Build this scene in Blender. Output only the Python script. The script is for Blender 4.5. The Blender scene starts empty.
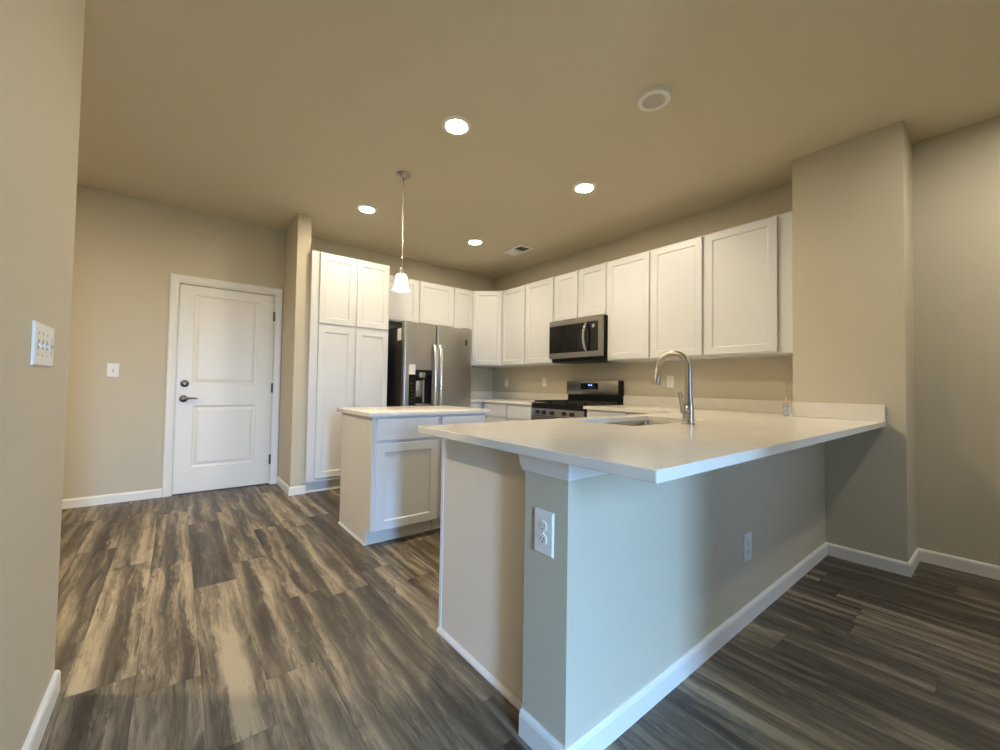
import bpy, bmesh, math
from mathutils import Vector, Matrix

# ------------------------------------------------------------------ camera
SC = bpy.context.scene
COL = SC.collection
F_PX, PITCH, ROLL, YAW, CAM_H = 406.84, 0.0282, 0.0162, 0.6719, 1.0929
cam_data = bpy.data.cameras.new('camera')
cam_data.sensor_width = 36.0
cam_data.lens = F_PX * 36.0 / 1000.0
cam_data.clip_start = 0.02
cam = bpy.data.objects.new('camera', cam_data)
COL.objects.link(cam)
fwd = Vector((math.sin(YAW) * math.cos(PITCH), math.cos(YAW) * math.cos(PITCH), math.sin(PITCH)))
rgt0 = Vector((math.cos(YAW), -math.sin(YAW), 0))
up0 = rgt0.cross(fwd)
rgt = rgt0 * math.cos(ROLL) + up0 * math.sin(ROLL)
up = up0 * math.cos(ROLL) - rgt0 * math.sin(ROLL)
cam.matrix_world = Matrix(((rgt.x, up.x, -fwd.x, 0), (rgt.y, up.y, -fwd.y, 0), (rgt.z, up.z, -fwd.z, CAM_H), (0, 0, 0, 1)))
SC.camera = cam

# ------------------------------------------------------------------ world, daylight, exposure
world = bpy.data.worlds.new('sky')
SC.world = world
world.use_nodes = True
wn_, wl_ = world.node_tree.nodes, world.node_tree.links
bg = wn_['Background']
bg.inputs['Strength'].default_value = 102.0
w_tc = wn_.new('ShaderNodeTexCoord')
w_sx = wn_.new('ShaderNodeSeparateXYZ')
w_rp = wn_.new('ShaderNodeValToRGB')
w_rp.color_ramp.elements[0].position = 0.46
w_rp.color_ramp.elements[0].color = (0.07, 0.085, 0.08, 1)      # shaded ground
w_rp.color_ramp.elements[1].position = 0.52
w_rp.color_ramp.elements[1].color = (0.30, 0.58, 1.0, 1)        # blue sky
w_mr = wn_.new('ShaderNodeMapRange')
w_mr.inputs['From Min'].default_value = -1.0
wl_.new(w_tc.outputs['Generated'], w_sx.inputs[0])
wl_.new(w_sx.outputs['Z'], w_mr.inputs['Value'])
wl_.new(w_mr.outputs[0], w_rp.inputs['Fac'])
wl_.new(w_rp.outputs['Color'], bg.inputs['Color'])
SC.view_settings.view_transform = 'Standard'
SC.view_settings.look = 'None'
SC.view_settings.gamma = 1.0
SC.view_settings.use_curve_mapping = False
SC.view_settings.exposure = 0.0
LAMP_RGB = (1.0, 0.86, 0.63)
LAMP_STRENGTH = 495.0
BACK_STRENGTH = 350.0
HALL_STRENGTH = 1450.0
DINING_STRENGTH = 430.0

WIN = (-0.05, 0.25, 0.05, 2.05)           # patio opening in the rear wall: x0, x1, z0, z1
FILL_WIN = (2.05, 2.18, 0.90, 1.42)          # added opening in the same wall, fill daylight for the dining corner
YREAR = -1.6
for a_, b_, c_, d_ in (WIN, FILL_WIN):
    pl = bpy.data.lights.new('daylight', 'AREA')
    pl.shape = 'RECTANGLE'
    pl.size, pl.size_y = b_ - a_, d_ - c_
    pl.cycles.is_portal = True
    po = bpy.data.objects.new('daylight', pl)
    COL.objects.link(po)
    po.location = ((a_ + b_) / 2, YREAR - 0.06, (c_ + d_) / 2)
    po.rotation_euler = (math.radians(90), 0, 0)

# ------------------------------------------------------------------ materials
def nt(m):
    return m.node_tree.nodes, m.node_tree.links

def mat(name, rgb, rough=0.5, metal=0.0, bump=0.0, bscale=200.0, spec=0.5, var=0.0, emit=None, estr=0.0, coat=0.0, trans=0.0, aniso=0.0):
    m = bpy.data.materials.new(name)
    m.use_nodes = True
    n, l = nt(m)
    b = n['Principled BSDF']
    b.inputs['Base Color'].default_value = (*rgb, 1)
    b.inputs['Roughness'].default_value = rough
    b.inputs['Metallic'].default_value = metal
    b.inputs['Specular IOR Level'].default_value = spec
    b.inputs['Coat Weight'].default_value = coat
    b.inputs['Transmission Weight'].default_value = trans
    if aniso:
        b.inputs['Anisotropic'].default_value = aniso
    if emit:
        b.inputs['Emission Color'].default_value = (*emit, 1)
        b.inputs['Emission Strength'].default_value = estr
    tc = n.new('ShaderNodeTexCoord')
    nz = n.new('ShaderNodeTexNoise')
    nz.inputs['Scale'].default_value = bscale
    nz.inputs['Detail'].default_value = 3
    l.new(tc.outputs['Object'], nz.inputs['Vector'])
    if bump:
        bp = n.new('ShaderNodeBump')
        bp.inputs['Strength'].default_value = bump
        bp.inputs['Distance'].default_value = 0.002
        l.new(nz.outputs['Fac'], bp.inputs['Height'])
        l.new(bp.outputs['Normal'], b.inputs['Normal'])
    if var:
        mx = n.new('ShaderNodeMix')
        mx.data_type = 'RGBA'
        mx.inputs['A'].default_value = (*[c * (1 - var) for c in rgb], 1)
        mx.inputs['B'].default_value = (*[min(1, c * (1 + var)) for c in rgb], 1)
        l.new(nz.outputs['Fac'], mx.inputs['Factor'])
        l.new(mx.outputs['Result'], b.inputs['Base Color'])
    return m

M = {}
M['wall'] = mat('greige_wall_paint', (0.56, 0.51, 0.40), 0.55, bump=0.25, bscale=160, spec=0.35)
M['ceiling'] = mat('ceiling_paint', (0.66, 0.59, 0.44), 0.85, bump=0.3, bscale=120, spec=0.2)
M['trim'] = mat('white_trim_paint', (0.80, 0.79, 0.76), 0.35, var=0.01, bscale=20)
M['cab'] = mat('white_cabinet_paint', (0.665, 0.672, 0.69), 0.38, var=0.01, bscale=15)
M['panel'] = mat('cabinet_end_laminate', (0.66, 0.62, 0.56), 0.45, var=0.01, bscale=15)
M['toe'] = mat('toe_kick_paint', (0.62, 0.60, 0.57), 0.5, var=0.02, bscale=20)
M['plate'] = mat('white_plastic_plate', (0.84, 0.83, 0.80), 0.3, var=0.01, bscale=40)
M['slot'] = mat('dark_slot', (0.03, 0.028, 0.025), 0.5, var=0.05, bscale=100)
M['grey_plastic'] = mat('grey_plastic', (0.28, 0.27, 0.26), 0.4, var=0.03, bscale=60)
M['black'] = mat('black_enamel', (0.010, 0.009, 0.009), 0.35, var=0.1, bscale=40, spec=0.2)
M['black_glass'] = mat('black_glass', (0.008, 0.007, 0.007), 0.06, var=0.1, bscale=10, spec=0.3)
M['knob'] = mat('dark_knob_metal', (0.10, 0.09, 0.08), 0.25, 0.8, var=0.05, bscale=60)
M['castiron'] = mat('cast_iron', (0.015, 0.015, 0.015), 0.6, bump=0.2, bscale=300)
M['chrome'] = mat('polished_chrome', (0.82, 0.82, 0.82), 0.12, 1.0, var=0.01, bscale=30)
M['handle'] = mat('satin_steel_handle', (0.80, 0.78, 0.75), 0.22, 1.0, var=0.02, bscale=60)
M['nickel'] = mat('brushed_nickel', (0.47, 0.43, 0.38), 0.30, 1.0, var=0.03, bscale=80)
M['darknickel'] = mat('satin_dark_nickel', (0.15, 0.125, 0.105), 0.3, 1.0, var=0.05, bscale=80)
M['fridgeside'] = mat('dark_grey_fridge_side', (0.035, 0.030, 0.026), 0.45, bump=0.1, bscale=400)
M['paper'] = mat('white_paper_label', (0.80, 0.79, 0.76), 0.6, var=0.04, bscale=60)
M['bottle'] = mat('clear_plastic', (0.72, 0.76, 0.78), 0.12, trans=0.75, var=0.02, bscale=30)
M['bottle_label'] = mat('grey_blue_label', (0.42, 0.46, 0.50), 0.5, var=0.25, bscale=120)
M['tan'] = mat('tan_plastic', (0.62, 0.50, 0.36), 0.4, var=0.04, bscale=50)
M['blue_digit'] = mat('blue_display_digits', (0.1, 0.2, 0.8), 0.4, emit=(0.25, 0.45, 1.0), estr=2.5)
M['lens_on'] = mat('lit_lens', (1, 1, 1), 0.5, emit=LAMP_RGB, estr=LAMP_STRENGTH)
M['lens_back'] = mat('lit_back_lens', (1, 1, 1), 0.5, emit=LAMP_RGB, estr=BACK_STRENGTH)
M['lens_hall'] = mat('lit_hall_lens', (1, 1, 1), 0.5, emit=(1.0, 0.80, 0.53), estr=HALL_STRENGTH)
M['lens_dining'] = mat('lit_dining_lens', (1, 1, 1), 0.5, emit=(1.0, 0.92, 0.78), estr=DINING_STRENGTH)
M['lens_off'] = mat('unlit_frosted_lens', (0.52, 0.49, 0.44), 0.5, var=0.02, bscale=40)
M['fixture'] = mat('white_fixture_enamel', (0.86, 0.84, 0.80), 0.4, var=0.01, bscale=40)
M['bulb'] = mat('lit_bulb', (1, 1, 1), 0.5, emit=LAMP_RGB, estr=45.0)
M['shade'] = mat('lit_frosted_glass_shade', (0.95, 0.93, 0.9), 0.4, emit=(1.0, 0.86, 0.66), estr=5.0)
M['gasket'] = mat('dark_rubber', (0.02, 0.02, 0.02), 0.7, var=0.1, bscale=60)

def steel(name, rgb, rough):
    """Brushed stainless: streaks along local x in the roughness."""
    m = mat(name, rgb, rough, 1.0, aniso=0.4)
    n, l = nt(m)
    b = n['Principled BSDF']
    tc = n.new('ShaderNodeTexCoord')
    mp = n.new('ShaderNodeMapping')
    mp.inputs['Scale'].default_value = (3, 3, 260)
    nz = n.new('ShaderNodeTexNoise')
    nz.inputs['Scale'].default_value = 4
    mr = n.new('ShaderNodeMapRange')
    mr.inputs['To Min'].default_value = rough - 0.05
    mr.inputs['To Max'].default_value = rough + 0.07
    l.new(tc.outputs['Object'], mp.inputs['Vector'])
    l.new(mp.outputs['Vector'], nz.inputs['Vector'])
    l.new(nz.outputs['Fac'], mr.inputs['Value'])
    l.new(mr.outputs['Result'], b.inputs['Roughness'])
    return m
M['steel'] = steel('brushed_stainless_steel', (0.48, 0.46, 0.43), 0.30)
M['rangesteel'] = steel('shaded_brushed_stainless_steel', (0.33, 0.305, 0.27), 0.30)  # range and microwave steel, colour darkened to stand in for dark reflections
M['sinksteel'] = steel('sink_stainless_steel', (0.55, 0.54, 0.52), 0.25)

def quartz():
    m = mat('white_quartz', (0.72, 0.68, 0.61), 0.16, spec=0.5)
    n, l = nt(m)
    b = n['Principled BSDF']
    tc = n.new('ShaderNodeTexCoord')
    n1 = n.new('ShaderNodeTexNoise'); n1.inputs['Scale'].default_value = 9; n1.inputs['Detail'].default_value = 5
    n2 = n.new('ShaderNodeTexVoronoi'); n2.inputs['Scale'].default_value = 190
    r1 = n.new('ShaderNodeValToRGB')
    r1.color_ramp.elements[0].position = 0.3; r1.color_ramp.elements[0].color = (0.75, 0.71, 0.635, 1)
    r1.color_ramp.elements[1].position = 0.7; r1.color_ramp.elements[1].color = (0.79, 0.75, 0.675, 1)
    r2 = n.new('ShaderNodeValToRGB')
    r2.color_ramp.elements[0].position = 0.0; r2.color_ramp.elements[0].color = (0.80, 0.78, 0.74, 1)
    r2.color_ramp.elements[1].position = 0.22; r2.color_ramp.elements[1].color = (1, 1, 1, 1)
    mx = n.new('ShaderNodeMix'); mx.data_type = 'RGBA'; mx.blend_type = 'MULTIPLY'; mx.inputs['Factor'].default_value = 0.6
    for q in (n1, n2):
        l.new(tc.outputs['Object'], q.inputs['Vector'])
    l.new(n1.outputs['Fac'], r1.inputs['Fac'])
    l.new(n2.outputs['Distance'], r2.inputs['Fac'])
    l.new(r1.outputs['Color'], mx.inputs['A'])
    l.new(r2.outputs['Color'], mx.inputs['B'])
    l.new(mx.outputs['Result'], b.inputs['Base Color'])
    return m
M['quartz'] = quartz()

def plank_floor():
    m = bpy.data.materials.new('weathered_vinyl_planks')
    m.use_nodes = True
    n, l = nt(m)
    b = n['Principled BSDF']
    W, L, X0 = 0.188, 1.22, -0.082
    def node(t, **kw):
        q = n.new(t)
        for k, v in kw.items():
            setattr(q, k, v)
        return q
    def math_(op, a, bb=None, c=None):
        q = node('ShaderNodeMath', operation=op)
        for i, s in enumerate((a, bb, c)):
            if s is None:
                continue
            if isinstance(s, (int, float)):
                q.inputs[i].default_value = s
            else:
                l.new(s, q.inputs[i])
        return q.outputs[0]
    def comb(x, y, z):
        q = node('ShaderNodeCombineXYZ')
        for i, s in enumerate((x, y, z)):
            if isinstance(s, (int, float)):
                q.inputs[i].default_value = s
            else:
                l.new(s, q.inputs[i])
        return q.outputs[0]
    def wn(vec):
        q = node('ShaderNodeTexWhiteNoise', noise_dimensions='3D')
        l.new(vec, q.inputs['Vector'])
        return q.outputs['Value']
    def noise(vec, scale, detail=4, rough=0.55, dist=0.0):
        q = node('ShaderNodeTexNoise')
        q.inputs['Scale'].default_value = scale
        q.inputs['Detail'].default_value = detail
        q.inputs['Roughness'].default_value = rough
        q.inputs['Distortion'].default_value = dist
        l.new(vec, q.inputs['Vector'])
        return q.outputs['Fac']
    tc = node('ShaderNodeTexCoord')
    sx = node('ShaderNodeSeparateXYZ')
    l.new(tc.outputs['Object'], sx.inputs[0])
    X, Y = sx.outputs[0], sx.outputs[1]
    u = math_('DIVIDE', math_('SUBTRACT', X, X0), W)
    row = math_('FLOOR', u)
    fu = math_('FRACT', u)
    off = math_('MULTIPLY', wn(comb(row, 3.3, 1.7)), L)
    v = math_('DIVIDE', math_('ADD', Y, off), L)
    col = math_('FLOOR', v)
    fv = math_('FRACT', v)
    pid = wn(comb(row, col, 0.5))
    pid2 = wn(comb(row, col, 7.5))
    seed = math_('MULTIPLY', pid, 57.0)
    # long streaks across the plank width, wandering slightly along its length
    wob = noise(comb(math_('MULTIPLY', X, 2.0), math_('MULTIPLY', Y, 1.6), seed), 1.0, 3)
    blot = noise(comb(math_('MULTIPLY', X, 20.0), math_('MULTIPLY', Y, 3.2), math_('ADD', seed, 9.0)), 1.0, 8, 0.72, 0.8)
    xs0 = math_('ADD', math_('MULTIPLY', X, 15.0), math_('MULTIPLY', wob, 1.0))
    xs = math_('ADD', math_('MULTIPLY', math_('SUBTRACT', blot, 0.5), 0.9), xs0)
    band = noise(comb(xs, math_('MULTIPLY', Y, 0.62), seed), 1.0, 4, 0.55, 0.2)
    fine = noise(comb(math_('MULTIPLY', X, 60.0), math_('MULTIPLY', Y, 4.5), seed), 1.0, 6, 0.72, 0.8)
    t = math_('ADD', math_('MULTIPLY', band, 1.20), math_('MULTIPLY', fine, 0.42))
    t = math_('ADD', t, math_('MULTIPLY', blot, 0.60))
    t = math_('ADD', t, math_('MULTIPLY', math_('SUBTRACT', pid2, 0.5), 0.13))
    t = math_('SUBTRACT', t, 0.570)
    ramp = node('ShaderNodeValToRGB')
    cr = ramp.color_ramp
    stops = [(0.26, (0.034, 0.027, 0.020)), (0.42, (0.070, 0.057, 0.043)), (0.53, (0.118, 0.098, 0.072)),
             (0.62, (0.195, 0.161, 0.115)), (0.80, (0.36, 0.30, 0.21))]
    cr.elements[0].position, cr.elements[0].color = stops[0][0], (*stops[0][1], 1)
    cr.elements[1].position, cr.elements[1].color = stops[-1][0], (*stops[-1][1], 1)
    for p, c in stops[1:-1]:
        e = cr.elements.new(p)
        e.color = (*c, 1)
    l.new(t, ramp.inputs['Fac'])
    # dark knots
    kn = node('ShaderNodeTexVoronoi')
    kn.inputs['Scale'].default_value = 1.0
    l.new(comb(math_('MULTIPLY', X, 5.3), math_('MULTIPLY', Y, 1.9), seed), kn.inputs['Vector'])
    kr = node('ShaderNodeMapRange')
    kr.inputs['From Min'].default_value = 0.03
    kr.inputs['From Max'].default_value = 0.12
    kr.inputs['To Min'].default_value = 0.35
    l.new(kn.outputs['Distance'], kr.inputs['Value'])
    # seams
    du = math_('MULTIPLY', math_('MINIMUM', fu, math_('SUBTRACT', 1.0, fu)), W)
    dv = math_('MULTIPLY', math_('MINIMUM', fv, math_('SUBTRACT', 1.0, fv)), L)
    d = math_('MINIMUM', du, dv)
    sr = node('ShaderNodeMapRange')
    sr.inputs['From Min'].default_value = 0.0005
    sr.inputs['From Max'].default_value = 0.0022
    sr.inputs['To Min'].default_value = 0.55
    l.new(d, sr.inputs['Value'])
    # thin grain checks
    ck = noise(comb(math_('MULTIPLY', X, 24.0), math_('MULTIPLY', Y, 1.5), math_('ADD', seed, 31.0)), 1.0, 3, 0.6, 0.5)
    ckm = noise(comb(math_('MULTIPLY', X, 6.0), math_('MULTIPLY', Y, 3.0), math_('ADD', seed, 77.0)), 1.0, 2)
    cr_ = node('ShaderNodeMapRange')
    cr_.inputs['From Min'].default_value = 0.004
    cr_.inputs['From Max'].default_value = 0.016
    l.new(math_('ABSOLUTE', math_('SUBTRACT', ck, 0.5)), cr_.inputs['Value'])
    cm_ = node('ShaderNodeMapRange')
    cm_.inputs['From Min'].default_value = 0.50
    cm_.inputs['From Max'].default_value = 0.62
    cm_.inputs['To Max'].default_value = 0.55
    l.new(ckm, cm_.inputs['Value'])
    crack = math_('SUBTRACT', 1.0, math_('MULTIPLY', math_('SUBTRACT', 1.0, cr_.outputs[0]), cm_.outputs[0]))
    fac = math_('MULTIPLY', math_('MULTIPLY', kr.outputs[0], sr.outputs[0]), crack)
    mx = node('ShaderNodeMix', data_type='RGBA', blend_type='MULTIPLY')
    mx.inputs['Factor'].default_value = 1.0
    l.new(ramp.outputs['Color'], mx.inputs['A'])
    l.new(comb(fac, fac, fac), mx.inputs['B'])
    l.new(mx.outputs['Result'], b.inputs['Base Color'])
    rr = node('ShaderNodeMapRange')
    rr.inputs['To Min'].default_value = 0.40
    rr.inputs['To Max'].default_value = 0.55
    l.new(fine, rr.inputs['Value'])
    l.new(rr.outputs[0], b.inputs['Roughness'])
    bp = node('ShaderNodeBump')
    bp.inputs['Strength'].default_value = 0.25
    bp.inputs['Distance'].default_value = 0.002
    l.new(math_('ADD', math_('MULTIPLY', fine, 0.5), sr.outputs[0]), bp.inputs['Height'])
    l.new(bp.outputs['Normal'], b.inputs['Normal'])
    return m
M['floor'] = plank_floor()

# ------------------------------------------------------------------ mesh helpers
def box(bm, x0, x1, y0, y1, z0, z1, bev=0.0, seg=2):
    vs = [bm.verts.new((x, y, z)) for z in (z0, z1) for y in (y0, y1) for x in (x0, x1)]
    fs = []
    for f in ((0, 2, 3, 1), (4, 5, 7, 6), (0, 1, 5, 4), (1, 3, 7, 5), (3, 2, 6, 7), (2, 0, 4, 6)):
        fs.append(bm.faces.new([vs[i] for i in f]))
    if bev:
        es = list({e for f in fs for e in f.edges})
        bmesh.ops.bevel(bm, geom=es, offset=bev, segments=seg, profile=0.5, affect='EDGES')

def prism(bm, pts, axis, a0, a1):
    """Extrude a closed 2-D outline along an axis; pts are the other two coordinates in xyz order."""
    def mk(p, a):
        c = list(p)
        c.insert(axis, a)
        return bm.verts.new(c)
    A = [mk(p, a0) for p in pts]
    B = [mk(p, a1) for p in pts]
    bm.faces.new(A)
    bm.faces.new(list(reversed(B)))
    k = len(pts)
    for i in range(k):
        bm.faces.new((A[i], B[i], B[(i + 1) % k], A[(i + 1) % k]))

def lathe(bm, prof, c=(0, 0, 0), seg=32, axis=2, close=True):
    rings = []
    for r, h in prof:
        ring = []
        for i in range(seg):
            a = 2 * math.pi * i / seg
            p = [r * math.cos(a), r * math.sin(a)]
            p.insert(axis, h)
            ring.append(bm.verts.new([p[j] + c[j] for j in range(3)]))
        rings.append(ring)
    for a, b in zip(rings, rings[1:]):
        for i in range(seg):
            bm.faces.new((a[i], a[(i + 1) % seg], b[(i + 1) % seg], b[i]))
    if close:
        bm.faces.new(rings[0])
        bm.faces.new(list(reversed(rings[-1])))

def tube(bm, pts, radii, seg=16, flat=(1.0, 1.0)):
    pts = [Vector(p) for p in pts]
    if not isinstance(radii, (list, tuple)):
        radii = [radii] * len(pts)
    rings = []
    t0 = (pts[1] - pts[0]).normalized()
    ref = Vector((1, 0, 0)) if abs(t0.x) < 0.9 else Vector((0, 1, 0))
    for i, p in enumerate(pts):
        t = (pts[min(i + 1, len(pts) - 1)] - pts[max(i - 1, 0)]).normalized()
        s = (ref - t * ref.dot(t)).normalized()
        q = t.cross(s)
        ring = []
        for k in range(seg):
            a = 2 * math.pi * k / seg
            ring.append(bm.verts.new(p + s * (radii[i] * flat[0] * math.cos(a)) + q * (radii[i] * flat[1] * math.sin(a))))
        rings.append(ring)
        ref = s
    for a, b in zip(rings, rings[1:]):
        for i in range(seg):
            bm.faces.new((a[i], a[(i + 1) % seg], b[(i + 1) % seg], b[i]))
    bm.faces.new(rings[0])
    bm.faces.new(list(reversed(rings[-1])))

def obj(name, bm, m, parent=None, smooth=False, loc=(0, 0, 0)):
    bmesh.ops.recalc_face_normals(bm, faces=bm.faces[:])
    me = bpy.data.meshes.new(name)
    bm.to_mesh(me)
    bm.free()
    me.materials.append(M[m] if isinstance(m, str) else m)
    if smooth:
        me.polygons.foreach_set('use_smooth', [True] * len(me.polygons))
        me.set_sharp_from_angle(angle=math.radians(38))
    o = bpy.data.objects.new(name, me)
    COL.objects.link(o)
    o.location = loc
    if parent is not None:
        o.parent = parent
    return o

def bxo(name, dims, m, parent=None, bev=0.0, smooth=False):
    bm = bmesh.new()
    box(bm, *dims, bev=bev)
    return obj(name, bm, m, parent, smooth)

def tag(o, label=None, cat=None, group=None, kind=None):
    if label:
        o['label'] = label
    if cat:
        o['category'] = cat
    if group:
        o['group'] = group
    if kind:
        o['kind'] = kind
    return o

def thing(name, label, cat, loc=(0, 0, 0), rotz=0.0, group=None, kind=None):
    o = bpy.data.objects.new(name, None)
    o.empty_display_size = 0.05
    COL.objects.link(o)
    o.location = loc
    o.rotation_euler = (0, 0, rotz)
    return tag(o, label, cat, group, kind)

def copy_tree(o, parent=None):
    c = o.copy()
    COL.objects.link(c)
    c.parent = parent
    for ch in list(o.children):
        copy_tree(ch, c)
    return c

def struct(name, bm, m, label, cat):
    return tag(obj(name, bm, m), label, cat, kind='structure')

FACE_W = -math.pi / 2     # a thing whose front looks towards -x

# ------------------------------------------------------------------ key dimensions (metres)
H = 2.776
XW, YB = 3.84, 5.00
XC, YC0, YC1 = 3.461, 0.398, 0.976
PW0, PW1, PX0 = 0.794, 0.976, 0.888     # peninsula half wall
LX, LY = -0.30, 2.08
WX0, WX1, WY = 0.898, 1.023, 4.382      # wing wall beside the pantry
XFAR = -2.2
BBH, BBT = 0.080, 0.014

# ------------------------------------------------------------------ room shell
def wall(name, dims, label):
    bm = bmesh.new()
    box(bm, *dims)
    return struct(name, bm, 'wall', label, 'wall')

bm = bmesh.new(); box(bm, XFAR - .12, XW + .12, YREAR - .12, YB + .12, -0.1, 0)
struct('floor', bm, 'floor', 'grey-brown wood-look plank floor', 'floor')
bm = bmesh.new(); box(bm, XFAR - .12, XW + .12, YREAR - .12, YB + .12, H, H + .1)
struct('ceiling', bm, 'ceiling', 'beige painted flat ceiling above the kitchen', 'ceiling')
# back wall, open at the door
DX0, DX1, DZ = 0.000, 0.818, 2.045
bm = bmesh.new()
box(bm, XFAR, DX0 - .02, YB, YB + .12, 0, H)
box(bm, DX1 + .02, XW, YB, YB + .12, 0, H)
box(bm, DX0 - .02, DX1 + .02, YB, YB + .12, DZ + .02, H)
struct('wall_back', bm, 'wall', 'beige back wall with the white door and the fridge', 'wall')
wall('wall_right', (XW, XW + .12, YREAR, YB, 0, H), 'beige right-hand wall behind the range and past the column')
wall('wall_left', (LX - .12, LX, 1.12, LY, 0, H), 'grey-beige wall end at the left edge of the photo carrying a switch plate')
wall('wall_wing', (WX0, WX1, WY, YB - .0005, 0, H), 'narrow beige wing wall between the white door and the tall pantry')
wall('wall_column', (XC, XW - .0005, YC0, YC1, 0, H), 'full-height beige wall column where the peninsula worktop ends')
wall('wall_peninsula', (PX0, XC - .0005, PW0, PW1, 0, 0.8835), 'low half wall under the peninsula worktop, bluish in daylight')
wall('wall_far_left', (XFAR - .12, XFAR, YREAR, YB, 0, H), 'plain beige wall far to the left, out of the photo')
wall('wall_daylight_blocker', (0.80, 0.92, YREAR + .0005, -0.54, 0, H), 'added unseen wall behind the camera, blocking part of the daylight')  # added out of view to keep window light off the half wall's right part
bm = bmesh.new()
box(bm, XFAR, WIN[0], YREAR - .12, YREAR, 0, H)
box(bm, WIN[1], FILL_WIN[0], YREAR - .12, YREAR, 0, H)
box(bm, FILL_WIN[1], XW, YREAR - .12, YREAR, 0, H)
box(bm, FILL_WIN[0], FILL_WIN[1], YREAR - .12, YREAR, FILL_WIN[3], H)
box(bm, FILL_WIN[0], FILL_WIN[1], YREAR - .12, YREAR, 0, FILL_WIN[2])
box(bm, WIN[0], WIN[1], YREAR - .12, YREAR, WIN[3], H)
box(bm, WIN[0], WIN[1], YREAR - .12, YREAR, 0, WIN[2])
struct('wall_rear', bm, 'wall', 'wall behind the camera with a tall daylight opening and a small added one for fill', 'wall')

# baseboards: eased-top profile
def bb_prof(t=BBT, h=BBH):
    return [(0, 0), (t, 0), (t, h - .016), (t * .78, h - .006), (t * .4, h), (0, h)]

def sweep(bm, path, prof, normals):
    """Sweep a profile (offset, height) along a horizontal polyline; normals are per-vertex mitred offsets."""
    rings = []
    for (x, y), (nx, ny) in zip(path, normals):
        rings.append([bm.verts.new((x + nx * o, y + ny * o, z)) for o, z in prof])
    k = len(prof)
    for a, b in zip(rings, rings[1:]):
        for i in range(k):
            bm.faces.new((a[i], a[(i + 1) % k], b[(i + 1) % k], b[i]))
    bm.faces.new(rings[0])
    bm.faces.new(list(reversed(rings[-1])))

def baseboard(name, path, normals, label, prof=None):
    bm = bmesh.new()
    sweep(bm, path, prof or bb_prof(), normals)
    return struct(name, bm, 'trim', label, 'baseboard')

baseboard('baseboard_back', [(XFAR, YB), (-0.072, YB)], [(0, -1), (0, -1)], 'white baseboard left of the white door')
baseboard('baseboard_wing', [(WX0, YB), (WX0, WY), (WX1, WY), (WX1, 4.38)][:3] + [(WX1, WY + .001)],
          [(-1, 0), (-1, -1), (1, -1), (1, 0)][:3] + [(1, 0)], 'white baseboard wrapped around the narrow wing wall')
baseboard('baseboard_left', [(LX, 1.12), (LX, LY), (LX - .12, LY)], [(1, 0), (1, 1), (0, 1)],
          'short white baseboard at the bottom left corner of the photo')
baseboard('baseboard_peninsula', [(PX0, PW1), (PX0, PW0), (XC, PW0), (XC, YC0), (XW, YC0), (XW, YREAR)],
          [(-1, 0), (-1, -1), (-1, -1), (-1, -1), (-1, -1), (-1, 0)],
          'white baseboard running along the half wall, the column and the right wall')

# crown moulding under the peninsula worktop, end and front
cp = [(0, .826), (.004, .826), (.006, .832), (.008, .836), (.012, .843), (.016, .855), (.019, .866), (.021, .8835), (0, .8835)]
bm = bmesh.new()
sweep(bm, [(PX0, PW1 + .012), (PX0, PW0), (XC, PW0)], cp, [(-1, 0), (-1, -1), (0, -1)])
struct('trim_1', bm, 'trim', 'white crown moulding under the peninsula worktop on top of the half wall', 'moulding')

# ------------------------------------------------------------------ entry door with casing
def panel_door_mesh(w, h, t, panels):
    """Flat slab with moulded panels in its -y face. Local x 0..w, z 0..h, front y=0, back y=t."""
    bm = bmesh.new()
    xs = sorted({0, w, *[p[0] for p in panels], *[p[1] for p in panels]})
    zs = sorted({0, h, *[p[2] for p in panels], *[p[3] for p in panels]})
    def q(a, b, c, d, ya=0, yb=0, yc=0, yd=0):
        bm.faces.new([bm.verts.new((p[0], yy, p[1])) for p, yy in ((a, ya), (b, yb), (c, yc), (d, yd))])
    for i in range(len(xs) - 1):
        for j in range(len(zs) - 1):
            mx_, mz_ = (xs[i] + xs[i + 1]) / 2, (zs[j] + zs[j + 1]) / 2
            if any(p[0] < mx_ < p[1] and p[2] < mz_ < p[3] for p in panels):
                continue
            q((xs[i], zs[j]), (xs[i + 1], zs[j]), (xs[i + 1], zs[j + 1]), (xs[i], zs[j + 1]))
    for (x0, x1, z0, z1) in panels:
        rings = [(0, 0), (.010, .009), (.022, .011), (.050, .003)]
        for (o0, y0), (o1, y1) in zip(rings, rings[1:]):
            A = [(x0 + o0, z0 + o0), (x1 - o0, z0 + o0), (x1 - o0, z1 - o0), (x0 + o0, z1 - o0)]
            B = [(x0 + o1, z0 + o1), (x1 - o1, z0 + o1), (x1 - o1, z1 - o1), (x0 + o1, z1 - o1)]
            for i in range(4):
                j = (i + 1) % 4
                q(A[i], A[j], B[j], B[i], y0, y0, y1, y1)
        o, y = rings[-1]
        q((x0 + o, z0 + o), (x1 - o, z0 + o), (x1 - o, z1 - o), (x0 + o, z1 - o), y, y, y, y)
    # sides and back
    def r4(a, b, c, d):
        bm.faces.new([bm.verts.new(p) for p in (a, b, c, d)])
    r4((0, t, 0), (0, t, h), (w, t, h), (w, t, 0))
    r4((0, 0, 0), (0, t, 0), (w, t, 0), (w, 0, 0))
    r4((0, 0, h), (w, 0, h), (w, t, h), (0, t, h))
    r4((0, 0, 0), (0, 0, h), (0, t, h), (0, t, 0))
    r4((w, 0, 0), (w, t, 0), (w, t, h), (w, 0, h))
    bmesh.ops.remove_doubles(bm, verts=bm.verts[:], dist=1e-5)
    return bm

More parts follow.
